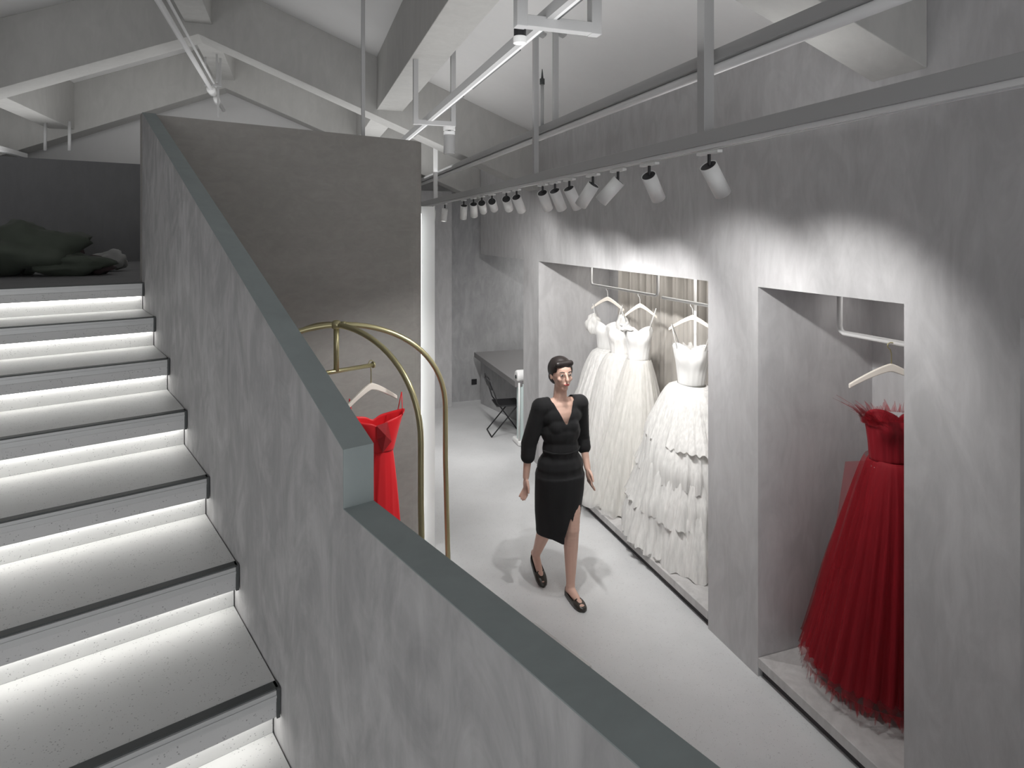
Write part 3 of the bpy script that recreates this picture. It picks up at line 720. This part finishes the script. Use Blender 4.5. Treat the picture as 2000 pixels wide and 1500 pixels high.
body = link(me, 'body', 'skin', per, smooth=True)
# features
for s in (-1, 1):
    MB().ball(HC+Vector((s*.029, -.074, .008)), (.012, .007, .007), 12, 8).build('eye', 'eye', body, smooth=True)
    MB().ball(HC+Vector((s*.029, -.080, .008)), (.005, .003, .006), 10, 6).build('iris', 'hair', body, smooth=True)
    MB().tube([HC+Vector((s*.014, -.083, .026)), HC+Vector((s*.03, -.081, .031)), HC+Vector((s*.046, -.068, .026))], [.003, .0035, .002], 8).build('eyebrow', 'hair', body, smooth=True)
MB().ball(HC+Vector((0, -.088, -.055)), (.020, .008, .0075), 14, 8).build('lips', 'lip', body, smooth=True)
hb = MB(); hb.ball(HC+Vector((0, .024, .032)), (.084, .094, .088), 24, 16).ball(HC+Vector((0, .06, -.02)), (.068, .055, .065)).ball(HC+Vector((0, .095, .055)), (.045, .045, .045)).capsule(HC+Vector((-.05, -.045, .075)), HC+Vector((.05, -.04, .08)), .02, .02)
hm = bake(hb, .006, 3, lambda c: (c.y < -.068 and c.z < HC.z+.052) or (c.y < -.03 and c.z < HC.z+.02 and abs(c.x) < .07))
link(hm, 'hair', 'hair', body, smooth=True, solid=.004)
# black dress: torso, sleeves, skirt
d = MB(); e = .013
d.ball((0, 0, .90), (.155+e, .105+e, .13)).ball((0, .01, .84), (.165+e, .115+e, .12)).ball((0, -.005, 1.02), (.118+e, .088+e, .13)).ball((0, -.005, 1.14), (.13+e, .095+e, .12)).ball((0, 0, 1.25), (.145+e, .09+e, .10))
d.ball((0, 0, 1.315), (.135+e, .065+e, .045+e)).ball((0, -.048, 1.19), (.115, .064, .075)).ball((-.05, -.052, 1.185), (.062, .058, .07)).ball((.05, -.052, 1.185), (.062, .058, .07))
for s in 'RL':
    d.capsule((0, 0, 1.32), J['s'+s], .062, .062); d.capsule(J['s'+s], J['e'+s], .060, .056)
    ee = Vector(J['e'+s]); d.capsule(ee, ee.lerp(Vector(J['w'+s]), .38), .056, .050)
hipsk = [(.84, .178, .128, 0, .0), (.72, .176, .130, 0, .01), (.58, .165, .140, 0, .035), (.46, .152, .150, 0, .05), (.42, .150, .152, 0, .055)]
# lofted skirt joined to the torso volume
V = []; F = []; n = 40
for z, rx, ry, cx_, cy_ in hipsk:
    for i in range(n):
        a = 2*math.pi*i/n; V.append((rx*math.cos(a)+cx_, ry*math.sin(a)+cy_, z))
for j in range(len(hipsk)-1):
    for i in range(n): F.append((j*n+i, j*n+(i+1) % n, (j+1)*n+(i+1) % n, (j+1)*n+i))
F.append(tuple(range(n))); F.append(tuple(range((len(hipsk)-1)*n, len(hipsk)*n))); d.add(V, F)
def vneck(c):
    if c.z > 1.355 and abs(c.x) < .085: return True
    if c.y < 0 and c.z > 1.205 and abs(c.x-.0) < (c.z-1.205)*.50: return True
    # open hem and tulip slit
    if c.z < .425+.0 : return True
    if c.y < 0 and c.z < .57 and abs(c.x-.035) < (.57-c.z)*.34: return True
    return False
dm = bake(d, .006, 9, vneck)
for v in dm.vertices:
    c = v.co
    if c.z < 1.0:
        k = min(1, (1.0-c.z)/.5); a = math.atan2(c.y, c.x); c.x *= 1+.022*k*math.sin(7*a); c.y *= 1+.022*k*math.sin(7*a+1)
    if c.z < .44 and c.y < 0: c.z -= .06*max(0, 1-abs(c.x-.03)/.12)
link(dm, 'dress', 'black_cloth', per, smooth=True, solid=.004)
MB().tube([(.06*0-.137, -.02, 1.02), (-.09, -.085, 1.015), (0, -.105, 1.01), (.09, -.085, 1.015), (.137, -.02, 1.02)], .007, 8).build('belt', 'black_cloth', per, smooth=True)
# shoes
def shoe(a, toe, heelz, name='shoe'):
    m = MB(); a = Vector(a); toe = Vector(toe); n = 12
    V = []; F = []
    for j in range(n+1):
        t = j/n; c = a.lerp(toe, t); w_ = .030+.012*math.sin(min(1, t*1.2)*math.pi*.6) if t < .85 else .042*(1-((t-.85)/.15)**2*.75)
        hgt = .052 if t < .12 else .034-.010*math.sin((t-.1)*math.pi) if t < .66 else .036*(1-(t-.66)/.34*.55)
        for k in range(13):
            q = math.pi*k/12; cq = -math.cos(q)*w_; zq = hgt*math.sin(q)**.5
            V.append((c.x+cq, c.y, c.z+zq))
    for j in range(n):
        for k in range(12):
            if .12 < (j+.5)/n < .66 and 3 <= k <= 8: continue
            F.append((j*13+k, j*13+k+1, (j+1)*13+k+1, (j+1)*13+k))
    F.append(tuple(range(13))); F.append(tuple(range(n*13, n*13+13)))
    o = m.add(V, F).build(name, 'shoe', per, smooth=True, solid=.004)
    MB().tube([a+Vector((0, .0, .0)), toe], .03, 10).build('sole', 'shoe', o).scale = (1, 1, 1)
    bw = a.lerp(toe, .7); MB().ball(bw+Vector((-.012, -.0, .036)), (.013, .006, .007), 8, 6).ball(bw+Vector((.012, 0, .036)), (.013, .006, .007), 8, 6).build('bow', 'shoe', o, smooth=True)
    return o
def shoe2(a, toe):
    a = Vector(a); toe = Vector(toe); n = 16; V = []; F = []; d = toe-a
    for j in range(n+1):
        t = j/n; c = a.lerp(toe, t)
        w_ = .029+.010*math.sin(t*math.pi*.75) if t > .06 else .022
        if t > .8: w_ = .036*math.sqrt(max(.02, 1-((t-.8)/.2)**2))
        hg = .055-.18*t if t < .12 else .034 if t < .62 else .040*(1-((t-.62)/.38)**2*.6)
        for k in range(17):
            q = math.pi*k/16; V.append((c.x-math.cos(q)*w_, c.y, c.z+hg*math.sin(q)**.45))
    for j in range(n):
        for k in range(16):
            if .07 < (j+.5)/n < .62 and 3 <= k <= 12: continue
            F.append((j*17+k, j*17+k+1, (j+1)*17+k+1, (j+1)*17+k))
        F.append((j*17, (j+1)*17, (j+1)*17+16, j*17+16))
    F.append(tuple(range(17))); F.append(tuple(range(n*17, n*17+17)))
    o = MB().add(V, F).build('shoe', 'shoe', per, smooth=True, solid=.005)
    bw = a.lerp(toe, .66); MB().ball(bw+Vector((-.011, 0, .042)), (.012, .006, .007), 8, 6).ball(bw+Vector((.011, 0, .042)), (.012, .006, .007), 8, 6).build('bow', 'shoe', o, smooth=True)
    return o
aL = Vector(J['aL']); shoe2((aL.x, aL.y+.045, .004), (aL.x+.006, aL.y-.195, .004))
aR = Vector(J['aR']); shoe2((aR.x, aR.y+.045, .115), (aR.x, aR.y-.145, .005))
